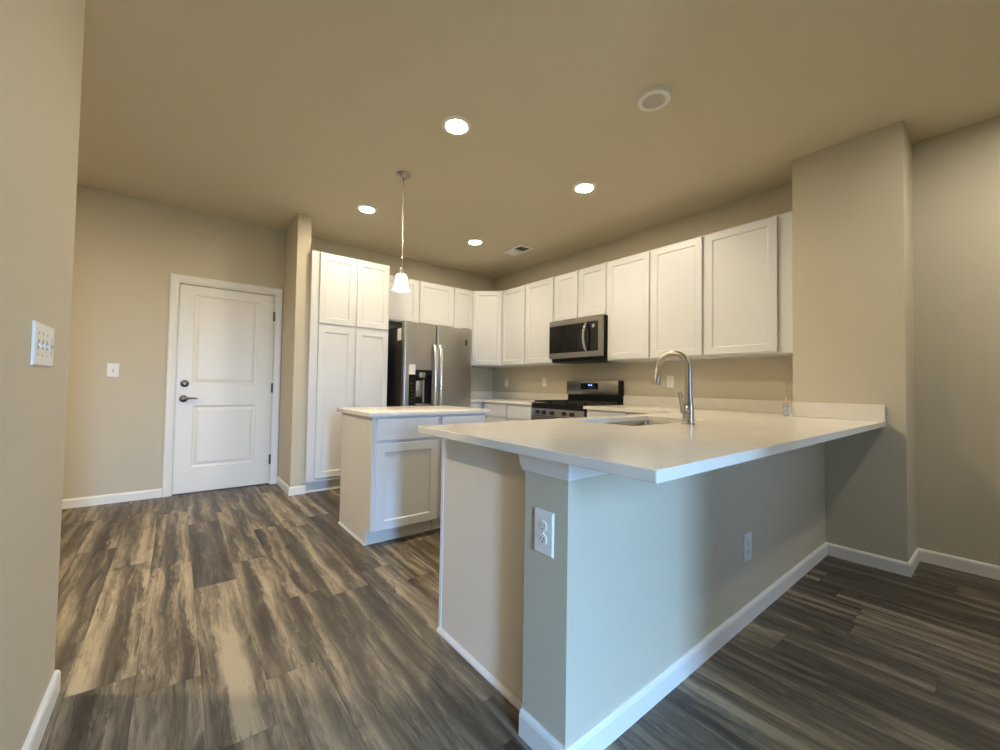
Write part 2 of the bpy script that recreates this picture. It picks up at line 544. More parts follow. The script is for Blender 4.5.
door = thing('door_1', 'closed white two-panel door with dark lever handle in the back wall', 'door', (DX0, YB - .002, 0), kind='structure')
W_D = DX1 - DX0
lf = obj('door_leaf', panel_door_mesh(W_D - .006, 2.025, .04, [(.115, .665, 1.055, 1.935), (.13, .665, .24, .845)]), 'trim', door, loc=(.003, .004, .012))
bm = bmesh.new()
lathe(bm, [(.034, 0), (.034, -.006), (.028, -.012), (.014, -.014), (.012, -.026)], (.065, .003, 1.072), 28, axis=1)
obj('deadbolt', bm, 'darknickel', door, True)
bm = bmesh.new()
lathe(bm, [(.034, 0), (.034, -.006), (.028, -.012), (.013, -.016), (.012, -.045)], (.061, .003, .925), 28, axis=1)
tube(bm, [(.061, -.045, .925), (.085, -.047, .926), (.115, -.046, .930), (.145, -.044, .930), (.170, -.042, .925)], [.012, .011, .009, .0075, .006], 12, (1, 1))
obj('lever_handle', bm, 'darknickel', door, True)
for zc in (1.815, 1.038, .268):
    bm = bmesh.new()
    lathe(bm, [(.008, -.052), (.008, .052)], (W_D + .003, -.002, zc), 12)
    box(bm, W_D - .012, W_D + .016, .0015, .0035, zc - .05, zc + .05)
    obj('hinge', bm, 'darknickel', door, True)
bxo('threshold', (.0, W_D, .002, .06, 0.0005, .011), 'darknickel', door, .002)
# casing with a stepped profile + jamb
def casing(bm, x0, x1, z0, z1, along):
    pr = [(0, 0), (0, -.010), (.012, -.014), (.045, -.017), (.060, -.017), (.066, -.012), (.066, 0)]
    return pr
bm = bmesh.new()
pr = [(0, 0), (0, -.009), (.010, -.013), (.044, -.017), (.060, -.017), (.068, -.011), (.068, 0)]
zt = DZ + .012
rows = []
for (x, z, dx, dz) in ((DX0 - .006, 0, -1, 0), (DX0 - .006, zt, -1, 1), (DX1 + .006, zt, 1, 1), (DX1 + .006, 0, 1, 0)):
    rows.append([bm.verts.new((x + dx * o, YB - .0005 + d, z + dz * o)) for o, d in pr])
for a, b in zip(rows, rows[1:]):
    for i in range(len(pr)):
        j = (i + 1) % len(pr)
        bm.faces.new((a[i], a[j], b[j], b[i]))
bm.faces.new(rows[0]); bm.faces.new(list(reversed(rows[-1])))
struct('trim_2', bm, 'trim', 'white casing around the white two-panel door', 'door casing')
bm = bmesh.new()
box(bm, DX0 - .02, DX0 - .0005, YB, YB + .12, 0, DZ + .02)
box(bm, DX1 + .0005, DX1 + .02, YB, YB + .12, 0, DZ + .02)
box(bm, DX0 - .0005, DX1 + .0005, YB, YB + .12, DZ, DZ + .02)
box(bm, DX0 - .0005, DX1 + .0005, YB + .06, YB + .12, 0, DZ)
struct('trim_3', bm, 'trim', 'white jamb lining the doorway around the white door', 'door jamb')

# ------------------------------------------------------------------ cabinets
def shaker(w, h, t=.020, rail=.058):
    """Shaker door, local x 0..w, z 0..h, back y=0, front y=-t."""
    bm = bmesh.new()
    c = .0025
    rings = [(0, 0), (0, -t + c), (c, -t), (rail, -t), (rail + .007, -t + .007), (rail + .011, -t + .008)]
    loops = []
    for o, y in rings:
        loops.append([bm.verts.new(p) for p in ((o, y, o), (w - o, y, o), (w - o, y, h - o), (o, y, h - o))])
    for a, b in zip(loops, loops[1:]):
        for i in range(4):
            bm.faces.new((a[i], a[(i + 1) % 4], b[(i + 1) % 4], b[i]))
    bm.faces.new(loops[-1])
    bm.faces.new(list(reversed(loops[0])))
    return bm

def slab(w, h, t=.020):
    bm = bmesh.new()
    c = .004
    loops = []
    for o, y in [(0, 0), (0, -t + c), (c * .4, -t + c * .35), (c, -t)]:
        loops.append([bm.verts.new(p) for p in ((o, y, o), (w - o, y, o), (w - o, y, h - o), (o, y, h - o))])
    for a, b in zip(loops, loops[1:]):
        for i in range(4):
            bm.faces.new((a[i], a[(i + 1) % 4], b[(i + 1) % 4], b[i]))
    bm.faces.new(loops[-1])
    bm.faces.new(list(reversed(loops[0])))
    return bm

def cabinet(name, label, cat, loc, rotz, w, d, z0, z1, doors=(), drawers=(), group=None, toe=None, bodym='cab'):
    """Local frame: x along the front, face frame at y=0, body towards +y."""
    t = thing(name, label, cat, loc, rotz, group)
    bm = bmesh.new()
    if toe:
        box(bm, 0, w, 0, d, z0 + toe[1], z1, .0015, 1)
    else:
        box(bm, 0, w, 0, d, z0, z1, .0015, 1)
        # recessed underside lip
    obj('carcass', bm, bodym, t)
    if toe:
        bxo('toe_kick', (0.001, w - .001, toe[0], d, z0 + .0005, z0 + toe[1] - .0005), 'toe', t)
    for (a, b, c, e) in doors:
        obj('door', shaker(b - a, e - c), 'cab', t, loc=(a, -.0006, c))
    for (a, b, c, e) in drawers:
        obj('drawer_front', slab(b - a, e - c), 'cab', t, loc=(a, -.0006, c))
    return t

G = .013
ZU0, ZU1, ZM = 1.374, 2.424, 1.862
XUF = 3.522          # face-frame plane of the right-hand uppers
DU = XW - .001 - XUF
dz = (ZU0 + .014, ZU1 - .012)
def upper_w(label, y1, y0, doors, z0=ZU0):
    w = y1 - y0
    cabinet('wall_cabinet', label, 'wall cabinet', (XUF, y1, 0), FACE_W, w - .0008, DU, z0, ZU1,
            [(a, b, z0 + .014, ZU1 - .012) for a, b in doors], group='white wall cabinets')
# (positions along the right wall; local x runs from the far end towards the camera)
upper_w('white two-door wall cabinet between the angled corner cabinet and the microwave', 4.385, 3.392,
        [(.010, .468), (.496, .975)])
upper_w('short white two-door wall cabinet right above the microwave', 3.392, 2.625,
        [(.018, .360), (.386, .748)], ZM)
upper_w('tall white two-door wall cabinet just right of the microwave', 2.625, 1.632,
        [(.012, .482), (.510, .982)])
upper_w('white single-door wall cabinet with a filler strip touching the wall column', 1.632, YC1 + .001,
        [(.016, .548)])
# diagonal corner cabinet
YUF = 4.683
t = thing('wall_cabinet', 'white angled single-door corner wall cabinet', 'wall cabinet', (XUF, 4.385, 0), group='white wall cabinets')
A = Vector((3.218, YUF, 0)); B = Vector((XUF, 4.385, 0))
bm = bmesh.new()
prism(bm, [(0, .0005), (XW - .001 - XUF, .0005), (XW - .001 - XUF, YB - .001 - 4.385), (A.x + .0005 - XUF, YB - .001 - 4.385), (A.x + .0005 - XUF, A.y - 4.385)], 2, ZU0, ZU1)
obj('carcass', bm, 'cab', t)
dv_ = (B - A); ln = dv_.length
o = obj('door', shaker(ln - .03, dz[1] - dz[0]), 'cab', t)
o.rotation_euler = (0, 0, math.atan2(dv_.y, dv_.x))
nrm = Vector((dv_.y, -dv_.x, 0)).normalized()
o.location = Vector((A.x + dv_.x / ln * .015 - XUF, A.y + dv_.y / ln * .015 - 4.385, dz[0])) + nrm * .0006
# back wall uppers
FX0, FX1 = 1.966, 2.876
cabinet('wall_cabinet', 'white two-door wall cabinet above the refrigerator', 'wall cabinet', (1.8395, YUF, 0), 0, 2.893 - 1.8395, YB - .001 - YUF, 1.868, ZU1,
        [(.020, .520, 1.882, 2.412), (.553, 1.040, 1.882, 2.412)], group='white wall cabinets')
cabinet('wall_cabinet', 'narrow white wall cabinet between the fridge cabinet and the angled corner cabinet', 'wall cabinet', (2.894, YUF, 0), 0, 3.2175 - 2.894, YB - .001 - YUF, ZU0, ZU1,
        [(.016, .308, dz[0], dz[1])], group='white wall cabinets')
# tall pantry
YP = 4.326
t = thing('pantry_cabinet', 'tall white four-door pantry cabinet left of the refrigerator', 'pantry', (WX1 + .001, YP, 0))
PW_ = 1.838 - (WX1 + .001)
bxo('carcass', (0, PW_, 0, YB - .001 - YP, .115, 2.424), 'cab', t, .0015)
bxo('toe_kick', (.001, PW_ - .001, .075, YB - .001 - YP, .0005, .1145), 'toe', t)
bxo('shoe_moulding', (.002, PW_ - .002, .059, .0745, .0005, .018), 'trim', t, .004)
ox = WX1 + .001
for (a, b) in ((1.100 - ox, 1.452 - ox), (1.476 - ox, 1.826 - ox)):
    for (c, e) in ((.150, 1.672), (1.700, 2.410)):
        obj('door', shaker(b - a, e - c), 'cab', t, loc=(a, -.0006, c))

# base cabinets ----------------------------------------------------
XBF = 3.185       # face-frame plane of the right-hand base run
ZC = 0.8835
toe = (.075, .105)
def base_w(label, y1, y0, doors, drawers):
    return cabinet('base_cabinet', label, 'base cabinet', (XBF, y1, 0), FACE_W, y1 - y0 - .0008, XW - .001 - XBF, 0, ZC, doors, drawers, 'white base cabinets', toe)
base_w('white base cabinet in the far corner, second drawer left of the range', 4.374, 3.845, [(.088, .514, .125, .690)], [(.086, .518, .712, .868)])
base_w('white base cabinet touching the left side of the range', 3.845, 3.402, [(.014, .428, .125, .690)], [(.012, .430, .712, .868)])
base_w('white base cabinet just right of the range', 2.618, 1.70, [(.016, .455, .125, .690), (.480, .920, .125, .690)], [(.016, .455, .712, .868), (.480, .920, .712, .868)])
cabinet('base_cabinet', 'narrow white base cabinet against the right side of the refrigerator', 'base cabinet', (2.884, 4.375, 0), 0, XBF - 2.885, YB - .001 - 4.375, 0, ZC,
        [(.014, .27, .125, .690)], [(.014, .27, .712, .868)], 'white base cabinets', toe)
# peninsula cabinets (their fronts face the kitchen, only the end panel shows)
EX, EY = 0.954, 1.592
t = thing('peninsula_cabinet', 'pale end-panelled base cabinet run behind the low half wall', 'base cabinet', (EX, PW1 + .001, 0))
bm = bmesh.new()
box(bm, .019, 0.60, .001, EY - PW1 - .002, .105, ZC, .001, 1)
obj('carcass', bm, 'cab', t)
bm = bmesh.new()
box(bm, .6005, 1.60, .001, EY - PW1 - .002, .105, .62)
box(bm, 1.601, XW - .002 - EX, .022, .60, .105, ZC)
obj('sink_base', bm, 'cab', t)
bxo('toe_kick', (.02, 2.2, .001, EY - PW1 - .08, .0005, .1045), 'toe', t)
bxo('end_panel', (0, .018, .0005, EY - PW1 - .004, .0005, ZC), 'panel', t, .0008)
bxo('corner_stile', (-.004, .0185, EY - PW1 - .0035, EY - PW1 + .016, .0005, ZC), 'cab', t, .0015)
bm = bmesh.new()
prism(bm, [(-.0005, .001), (-.0165, .001), (-.0160, .007), (-.013, .013), (-.008, .017), (-.0005, .019)], 1, .0005, EY - PW1 + .010)
obj('shoe_moulding', bm, 'cab', t, True)
# island ----------------------------------------------------------
IX0, IX1, IY0, IY1, IZ = 1.036, 1.975, 2.665, 3.300, .8745
ig = 'white island cabinets'
t = thing('island_cabinet', 'white island cabinet at the open left end beside the walkway, with a beige side panel', 'base cabinet', (IX0, IY0, 0), group=ig)
w1 = .508
bxo('carcass', (.0165, w1, 0, IY1 - IY0, .105, IZ), 'cab', t, .0015)
bxo('toe_kick', (.017, w1 - .001, .075, IY1 - IY0, .0005, .1045), 'toe', t)
bm = bmesh.new()
prism(bm, [(0.0, .108), (.075, .108), (.075, .0005), (IY1 - IY0, .0005), (IY1 - IY0, IZ), (0.0, IZ)], 0, 0, .016)
obj('end_panel', bm, 'panel', t)
bm = bmesh.new()
prism(bm, [(.0, .001), (-.012, .001), (-.010, .010), (0, .014)], 1, .075, IY1 - IY0)
obj('shoe_moulding', bm, 'cab', t)
obj('drawer_front', slab(.468, .150), 'cab', t, loc=(.027, -.0006, .712))
obj('door', shaker(.468, .580), 'cab', t, loc=(.027, -.0006, .112))
t = thing('island_cabinet', 'white island cabinet half hidden behind the peninsula worktop corner', 'base cabinet', (IX0 + w1 + .001, IY0, 0), group=ig)
w2 = IX1 - IX0 - w1 - .001
bxo('carcass', (0, w2, 0, IY1 - IY0, .105, IZ), 'cab', t, .0015)
bxo('toe_kick', (.001, w2 - .001, .075, IY1 - IY0, .0005, .1045), 'toe', t)
obj('drawer_front', slab(w2 - .032, .150), 'cab', t, loc=(.016, -.0006, .712))
obj('door', shaker(w2 - .032, .580), 'cab', t, loc=(.016, -.0006, .112))
bm = bmesh.new()
box(bm, 1.004, 2.006, 2.640, 3.335, IZ + .0005, IZ + .0305, .003, 2)
tag(obj('island_worktop', bm, 'quartz', smooth=True), 'pale quartz worktop of the island in front of the refrigerator', 'worktop')

# ------------------------------------------------------------------ worktops
ZT0, ZT1 = 0.884, 0.914
CX0, CY0, CY1 = 0.835, 0.489, 1.622
SX0, SX1, SY0, SY1 = 1.715, 2.455, 1.125, 1.515
XCF = 3.155
def rounded(x0, x1, y0, y1, r, k=5):
    pts = []
    for cx, cy, a0 in ((x1 - r, y1 - r, 0), (x0 + r, y1 - r, 90), (x0 + r, y0 + r, 180), (x1 - r, y0 + r, 270)):
        for i in range(k + 1):
            a = math.radians(a0 + 90 * i / k)
            pts.append((cx + r * math.cos(a), cy + r * math.sin(a)))
    return pts

def slab_with_hole(outer, hole, z0, z1, xflush=1e9):
    bm = bmesh.new()
    ov = [bm.verts.new((x, y, z1)) for x, y in outer]
    ed = [bm.edges.new((ov[i], ov[(i + 1) % len(ov)])) for i in range(len(ov))]
    if hole:
        hv = [bm.verts.new((x, y, z1)) for x, y in hole]
        ed += [bm.edges.new((hv[i], hv[(i + 1) % len(hv)])) for i in range(len(hv))]
    bmesh.ops.triangle_fill(bm, use_beauty=True, use_dissolve=False, edges=ed)
    r = bmesh.ops.extrude_face_region(bm, geom=bm.faces[:])
    for v in r['geom']:
        if isinstance(v, bmesh.types.BMVert):
            v.co.z = z0
    bmesh.ops.recalc_face_normals(bm, faces=bm.faces[:])
    es = [e for e in bm.edges if xflush is not None and len(e.link_faces) == 2 and e.calc_face_angle(0) > 1.0
          and max(v.co.x for v in e.verts) < xflush - 1e-4]
    if es:
        bmesh.ops.bevel(bm, geom=es, offset=.003, segments=2, profile=.5, affect='EDGES')
    return bm

wt = thing('peninsula_worktop', 'long pale quartz worktop of the peninsula with the sink cut in', 'worktop', (CX0, CY0, ZT0))
outer = [(CX0, CY0), (XC - .0008, CY0), (XC - .0008, CY1), (CX0, CY1)]
bm = slab_with_hole([(x - CX0, y - CY0) for x, y in outer], [(x - CX0, y - CY0) for x, y in rounded(SX0, SX1, SY0, SY1, .035)], 0, .030, XC - .0008 - CX0)
obj('slab', bm, 'quartz', wt)
bxo('backsplash', (XC - .021 - CX0, XC - .001 - CX0, .0005, YC1 + .0 - CY0, .0305, .132), 'quartz', wt, .002)
wt = thing('wall_worktop', 'pale quartz worktop along the right wall between the range and the wall column', 'worktop', (XC, YC1, ZT0))
outer = [(XC - .0004, YC1 + .0008), (XW - .001, YC1 + .0008), (XW - .001, 2.637), (XCF, 2.637), (XCF, CY1 + .0004), (XC - .0004, CY1 + .0004)]
bm = slab_with_hole([(x - XC, y - YC1) for x, y in outer], None, 0, .030, None)
obj('slab', bm, 'quartz', wt)
bxo('backsplash', (XW - .0215 - XC, XW - .0015 - XC, .0015, 2.637 - YC1, .0305, .132), 'quartz', wt, .002)
wt = thing('corner_worktop', 'pale quartz worktop in the far corner left of the range', 'worktop', (2.884, 3.402, ZT0))
outer = [(2.884, 4.345), (XCF, 4.345), (XCF, 3.403), (XW - .001, 3.403), (XW - .001, YB - .001), (2.884, YB - .001)]
bm = slab_with_hole([(x - 2.884, y - 3.402) for x, y in outer], None, 0, .030)
obj('slab', bm, 'quartz', wt)
bxo('backsplash', (XW - .0215 - 2.884, XW - .0015 - 2.884, .0005, YB - .023 - 3.402, .0305, .132), 'quartz', wt, .002)
bxo('backsplash', (0, XW - .0015 - 2.884, YB - .022 - 3.402, YB - .0015 - 3.402, .0305, .132), 'quartz', wt, .002)

# ------------------------------------------------------------------ sink
t = thing('kitchen_sink', 'stainless steel sink set into the peninsula worktop beside the faucet', 'sink', ((SX0 + SX1) / 2, (SY0 + SY1) / 2, ZT0 - .2))
cx_, cy_ = (SX0 + SX1) / 2, (SY0 + SY1) / 2
bm = bmesh.new()
rings = []
for (ins, z, r) in ((-.022, .1995, .055), (.001, .1995, .036), (.003, .19, .036), (.010, .03, .045), (.030, .006, .05), (.06, .002, .05)):
    rings.append([bm.verts.new((x - cx_, y - cy_, z)) for x, y in rounded(SX0 + ins, SX1 - ins, SY0 + ins, SY1 - ins, r)])
for a, b in zip(rings, rings[1:]):
    for i in range(len(a)):
        bm.faces.new((a[i], a[(i + 1) % len(a)], b[(i + 1) % len(a)], b[i]))
bm.faces.new(rings[-1])
obj('bowl', bm, 'sinksteel', t, True)
bm = bmesh.new()
lathe(bm, [(.045, .0022), (.043, .005), (.034, .0035), (.012, .003), (.010, .008)], (0, .05, 0), 24)
obj('drain', bm, 'chrome', t, True)

# ------------------------------------------------------------------ faucet
FXc, FYc = 2.086, 1.046
t = thing('kitchen_faucet', 'brushed nickel gooseneck pull-down faucet standing on the peninsula worktop', 'faucet', (FXc, FYc, ZT1 + .0005))
bm = bmesh.new()
lathe(bm, [(.031, 0), (.031, .006), (.0275, .010), (.0275, .070), (.0265, .092), (.022, .118), (.0185, .150), (.0165, .200), (.0155, .24)], seg=28)
obj('body', bm, 'nickel', t, True)
bm = bmesh.new()
R_, zc = .083, .288
pts = [(0, 0, .235), (0, 0, .262)]
for i in range(0, 15):
    a = math.radians(180 - 174 * i / 14)
    pts.append((-.004 * i / 14, R_ + R_ * math.cos(a), zc + R_ * math.sin(a)))
tube(bm, pts, .0152, 18)
obj('spout', bm, 'nickel', t, True)
px_, py_, pz_ = pts[-1]
bm = bmesh.new()
dr = Vector((-.10, .10, -1)).normalized()
p0 = Vector((px_, py_, pz_))
tube(bm, [p0, p0 + dr * .004, p0 + dr * .03, p0 + dr * .06, p0 + dr * .092, p0 + dr * .098], [.0155, .0165, .0172, .0195, .0225, .0205], 20)
sh = obj('spray_head', bm, 'nickel', t, True)
bm = bmesh.new()
q_ = p0 + dr * .05 + Vector((.016, -.006, 0))
box(bm, q_.x - .003, q_.x + .004, q_.y - .005, q_.y + .005, q_.z - .016, q_.z + .012, .002, 1)
obj('spray_button', bm, 'gasket', sh)
bm = bmesh.new()
tube(bm, [(-.018, 0, .074), (-.030, 0, .076), (-.048, 0, .078), (-.058, 0, .079)], [.0225, .0240, .0230, .0165], 20)
tube(bm, [(-.052, 0, .078), (-.066, .001, .096), (-.076, .002, .128), (-.084, .003, .166)], [.0135, .0120, .0105, .0110], 12, (1, .8))
obj('lever_handle', bm, 'nickel', t, True)

# ------------------------------------------------------------------ small bottle by the column
t = thing('spray_bottle', 'small clear plastic bottle standing in the worktop corner by the column', 'bottle', (3.388, .996, ZT1 + .0005))
bm = bmesh.new()
lathe(bm, [(.015, 0), (.017, .004), (.017, .070), (.014, .082), (.008, .090), (.008, .094)], seg=20)
obj('bottle_body', bm, 'bottle', t, True)
bm = bmesh.new(); lathe(bm, [(.0174, .012), (.0174, .062)], seg=20)
obj('paper_label', bm, 'bottle_label', t, True)
bm = bmesh.new(); lathe(bm, [(.010, .0945), (.010, .108), (.006, .112), (.006, .122), (.009, .123), (.009, .130), (.004, .132)], seg=16)
obj('cap', bm, 'tan', t, True)

# ------------------------------------------------------------------ refrigerator
FY = 4.18
t = thing('refrigerator', 'stainless side-by-side refrigerator with ice and water dispenser', 'refrigerator', (FX0, FY, 0))
FW = FX1 - FX0
FS = 2.378 - FX0
bxo('cabinet_body', (.006, FW - .006, .078, .795, .03, 1.760), 'fridgeside', t, .006)
for x in (.06, FW - .06):
    for y in (.14, .74):
        bm = bmesh.new()
        lathe(bm, [(.022, .0005), (.022, .030)], (x, y, 0), 12)
        obj('foot', bm, 'black', t)
bxo('kick_grille', (.02, FW - .02, .10, .13, .012, .0295), 'black', t)
def fdoor(w, h, hole=None):
    """Rounded-edge door with an optional square recess; front y=0, back y=.07."""
    bm = bmesh.new()
    r, k = .022, 6
    prof = [(0, .07)]
    prof += [(r - r * math.cos(math.radians(90 * i / k)), r - r * math.sin(math.radians(90 * i / k))) for i in range(k + 1)]
    prof += [(w - r + r * math.sin(math.radians(90 * i / k)), r - r * math.cos(math.radians(90 * i / k))) for i in range(k + 1)]
    prof += [(w, .07)]
    if hole is None:
        prism(bm, prof, 2, 0, h)
    else:
        a, b, c, e = hole
        zs = [0, c, e, h]
        left = [p for p in prof if p[0] <= r + 1e-6] + [(a, 0), (a, .07)]
        right = [(b, .07), (b, 0)] + [p for p in prof if p[0] >= w - r - 1e-6]
        mid = [(a, 0), (b, 0), (b, .07), (a, .07)]
        prism(bm, left, 2, 0, h)
        prism(bm, right, 2, 0, h)
        prism(bm, mid, 2, 0, c)
        prism(bm, mid, 2, e, h)
        box(bm, a, b, .060, .07, c, e)
    return bm
ZF0, ZF1 = .045, 1.794
hole = (2.106 - FX0, 2.316 - FX0, .860 - ZF0, 1.268 - ZF0)
dl = obj('freezer_door', fdoor(FS - .003, ZF1 - ZF0, hole), 'steel', t, True, (0, 0, ZF0))
dr_ = obj('fridge_door', fdoor(FW - FS - .003, ZF1 - ZF0), 'steel', t, True, (FS + .003, 0, ZF0))
a, b, c, e = hole
# dispenser
bm = bmesh.new()
box(bm, a + .0005, a + .008, -.001, .0595, c + .0005, e - .0005)
box(bm, b - .008, b - .0005, -.001, .0595, c + .0005, e - .0005)
box(bm, a + .008, b - .008, -.001, .0595, e - .055, e - .0005)
box(bm, a + .008, b - .008, .050, .0595, c + .0005, e - .055)
obj('dispenser_recess', bm, 'black', dl)
bm = bmesh.new()
box(bm, a + .045, a + .125, -.010, .045, e - .092, e - .030, .006, 2)
obj('ice_chute', bm, 'steel', dl, True)
bm = bmesh.new()
box(bm, a + .022, a + .100, .020, .049, c + .10, e - .125, .006, 2)
box(bm, a + .108, a + .135, .030, .049, c + .03, e - .110, .004, 1)
obj('dispenser_paddle', bm, 'steel', dl, True)
bm = bmesh.new()
box(bm, a + .010, b - .012, -.004, .049, c + .001, c + .022, .004, 1)
obj('drip_tray', bm, 'steel', dl, True)
bm = bmesh.new()
box(bm, a - .078, a - .002, -.003, .001, c + .002, e - .052, .001, 1)
obj('control_strip', bm, 'black_glass', dl)
for i in range(6):
    zz = c + .05 + i * .04
    bxo('control_mark', (a - .046, a - .034, -.0036, -.0029, zz, zz + .004), 'grey_plastic', dl)
bm = bmesh.new()
box(bm, a - .080, a - .004, -.0048, -.0004, e - .056, e + .055, .0005, 1)
o = obj('paper_label', bm, 'paper', dl); o['label'] = 'white paper sticker above the black control strip'
def bow(x):
    bm = bmesh.new()
    pts = []
    z0, z1 = .70, 1.560
    for i in range(17):
        s = i / 16
        pts.append((x, -.018 - .050 * math.sin(math.pi * s) ** .6, z0 + (z1 - z0) * s))
    tube(bm, [(x, .004, z0)] + pts + [(x, .004, z1)], [.012] + [.0135] * 17 + [.012], 14, (1.5, .85))
    return bm
obj('handle', bow(FS - .040), 'handle', dl, True, (0, 0, -ZF0))
obj('handle', bow(.030), 'handle', dr_, True, (0, 0, -ZF0))
bm = bmesh.new(); lathe(bm, [(.016, -.002), (.016, .0005)], (.118, 0, 1.572 - ZF0), 24, axis=1)
obj('round_badge', bm, 'chrome', dr_, True)
bxo('model_badge', (.385, .420, -.002, .0005, 1.590 - ZF0, 1.660 - ZF0), 'darknickel', dr_, .0006)
for x in (.006, FW - .10):
    bxo('hinge_cover', (x, x + .094, .045, .13, 1.7945, 1.815), 'grey_plastic', t, .006, True)
bxo('side_label', (.0047, .006, .100, .200, 1.60, 1.735), 'paper', t)

# ------------------------------------------------------------------ microwave (front looks to -x; local x from its left side)
MY1, MY0, MZ0, MZ1 = 3.388, 2.628, 1.425, 1.8605
MF = 3.425
t = thing('microwave', 'stainless and black over-the-range microwave under the short wall cabinet', 'microwave', (MF, MY1, MZ0), FACE_W)
MW, MH = MY1 - MY0, MZ1 - MZ0
bxo('case', (.002, MW - .002, .035, XW - .002 - MF, .012, MH - .0005), 'black', t, .003)
bxo('vent_base', (.004, MW - .004, .05, XW - .02 - MF, -.042, .0115), 'black', t, .003)
dw = .600
bm = bmesh.new()
# door: steel frame with a glass opening, the control side shares the steel bands
box(bm, 0, MW, 0, .034, MH - .062, MH - .001, .003, 1)
box(bm, 0, MW, 0, .034, 0, .060, .003, 1)
box(bm, MW - .050, MW, .001, .034, .059, MH - .061, .002, 1)
obj('front_frame', bm, 'rangesteel', t, True)
gd = bxo('door_glass', (.001, dw, .004, .034, .0605, MH - .0625), 'black_glass', t, .001)
bm = bmesh.new()
box(bm, .035, dw - .085, .0025, .0045, .085, MH - .085, .0008, 1)
obj('window_screen', bm, M['black_glass'], gd)
bxo('control_panel', (dw + .002, MW - .0505, .004, .034, .0605, MH - .0625), 'black_glass', t, .001)
bm = bmesh.new()
pts = []
for i in range(13):
    s = i / 12
    pts.append((dw - .045 + .0, -.010 - .042 * math.sin(math.pi * s) ** .7, .072 + (MH - .150) * s))
tube(bm, [(dw - .045, .005, .072)] + pts + [(dw - .045, .005, MH - .078)], .011, 12, (1.3, .8))
obj('handle', bm, 'chrome', t, True)
bxo('display', (dw + .030, dw + .062, .0025, .0042, MH - .125, MH - .090), 'grey_plastic', t)

# ------------------------------------------------------------------ range (front looks to -x)
RY1, RY0 = 3.4, 2.640
RF = 3.165
t = thing('gas_range', 'stainless gas range with black cooktop and backguard under the microwave', 'range', (RF, RY1, 0), FACE_W)
RW = RY1 - RY0 - .001
bxo('oven_body', (.003, RW - .003, .045, .640, .03, .858), 'black', t, .003)
for x in (.05, RW - .05):
    for y in (.10, .58):
        bm = bmesh.new()
        lathe(bm, [(.018, .0005), (.018, .030)], (x, y, 0), 12)
        obj('foot', bm, 'black', t)
bxo('storage_drawer', (.003, RW - .003, .004, .044, .060, .205), 'rangesteel', t, .004)
od = bxo('oven_door', (.003, RW - .003, .0, .044, .212, .770), 'rangesteel', t, .004)
bxo('door_glass', (.09, RW - .09, -.002, .001, .30, .64), 'black_glass', od, .001)
bm = bmesh.new()
tube(bm, [(.05, .002, .715), (.05, -.045, .715)], .009, 10)
tube(bm, [(RW - .05, .002, .715), (RW - .05, -.045, .715)], .009, 10)
tube(bm, [(.03, -.048, .715), (RW - .03, -.048, .715)], .0125, 14)
obj('door_handle', bm, 'chrome', od, True)
bm = bmesh.new()
prism(bm, [(.004, .778), (.030, .778), (.036, .858), (.016, .858)], 0, .001, RW - .001)
cpn = obj('control_panel', bm, 'rangesteel', t)
for kx in (.105, .205, .330, .500, .610):
    bm = bmesh.new()
    lathe(bm, [(.022, 0), (.022, -.010), (.018, -.016), (.016, -.034), (.012, -.038)], (0, 0, 0), 20, axis=1)
    box(bm, -.004, .004, -.046, -.030, -.018, .018, .001, 1)
    k = obj('knob', bm, 'knob', cpn, True, (kx, .010, .815))
    k.rotation_euler = (math.radians(-8), 0, 0)
bxo('cooktop', (0, RW, .006, .610, .8585, .918), 'black', t, .005)
for gx in (.012, .262, .512):
    bm = bmesh.new()
    x0, x1, y0, y1, z0, z1 = gx, gx + .236, .040, .575, .9185, .945
    for y in (y0, y1 - .012):
        box(bm, x0, x1, y, y + .012, z0 + .008, z1)
    for x in (x0, x1 - .012):
        box(bm, x, x + .012, y0, y1, z0 + .008, z1)
    for y in (.17, .305, .44):
        box(bm, x0, x1, y, y + .010, z1 - .012, z1)
    box(bm, x0 + .113, x0 + .123, y0, y1, z1 - .012, z1)
    for x in (x0, x1 - .012):
        for y in (y0, y1 - .012):
            box(bm, x, x + .012, y, y + .012, z0, z1)
    obj('grate', bm, 'castiron', t)
for bx_, by_ in ((.13, .17), (.13, .44), (.38, .305), (.63, .17), (.63, .44)):
    bm = bmesh.new()
    lathe(bm, [(.045, .9183), (.045, .924), (.034, .925), (.034, .931), (.028, .933)], (bx_, by_, 0), 24)
    obj('burner', bm, 'castiron', t, True)
bg_ = bxo('backguard', (0, RW, .612, XW - .003 - RF, .8585, 1.012), 'black', t, .003)
bm = bmesh.new()
box(bm, .001, RW - .014, .585, XW - .003 - RF, 1.0125, 1.176, .006, 2)
obj('backguard_panel', bm, 'rangesteel', t, True)
for x in (RW - .0135,):
    bxo('end_cap', (x, x + .0135, .583, XW - .003 - RF, 1.0125, 1.178), 'black', t, .003)
dp = bxo('display', (.222, .478, .5828, .5855, 1.075, 1.150), 'black_glass', t, .001)
bm = bmesh.new()
for x in (.340, .352, .372, .384):
    box(bm, x, x + .007, .5818, .5829, 1.118, 1.134)
obj('display_digits', bm, 'blue_digit', dp)

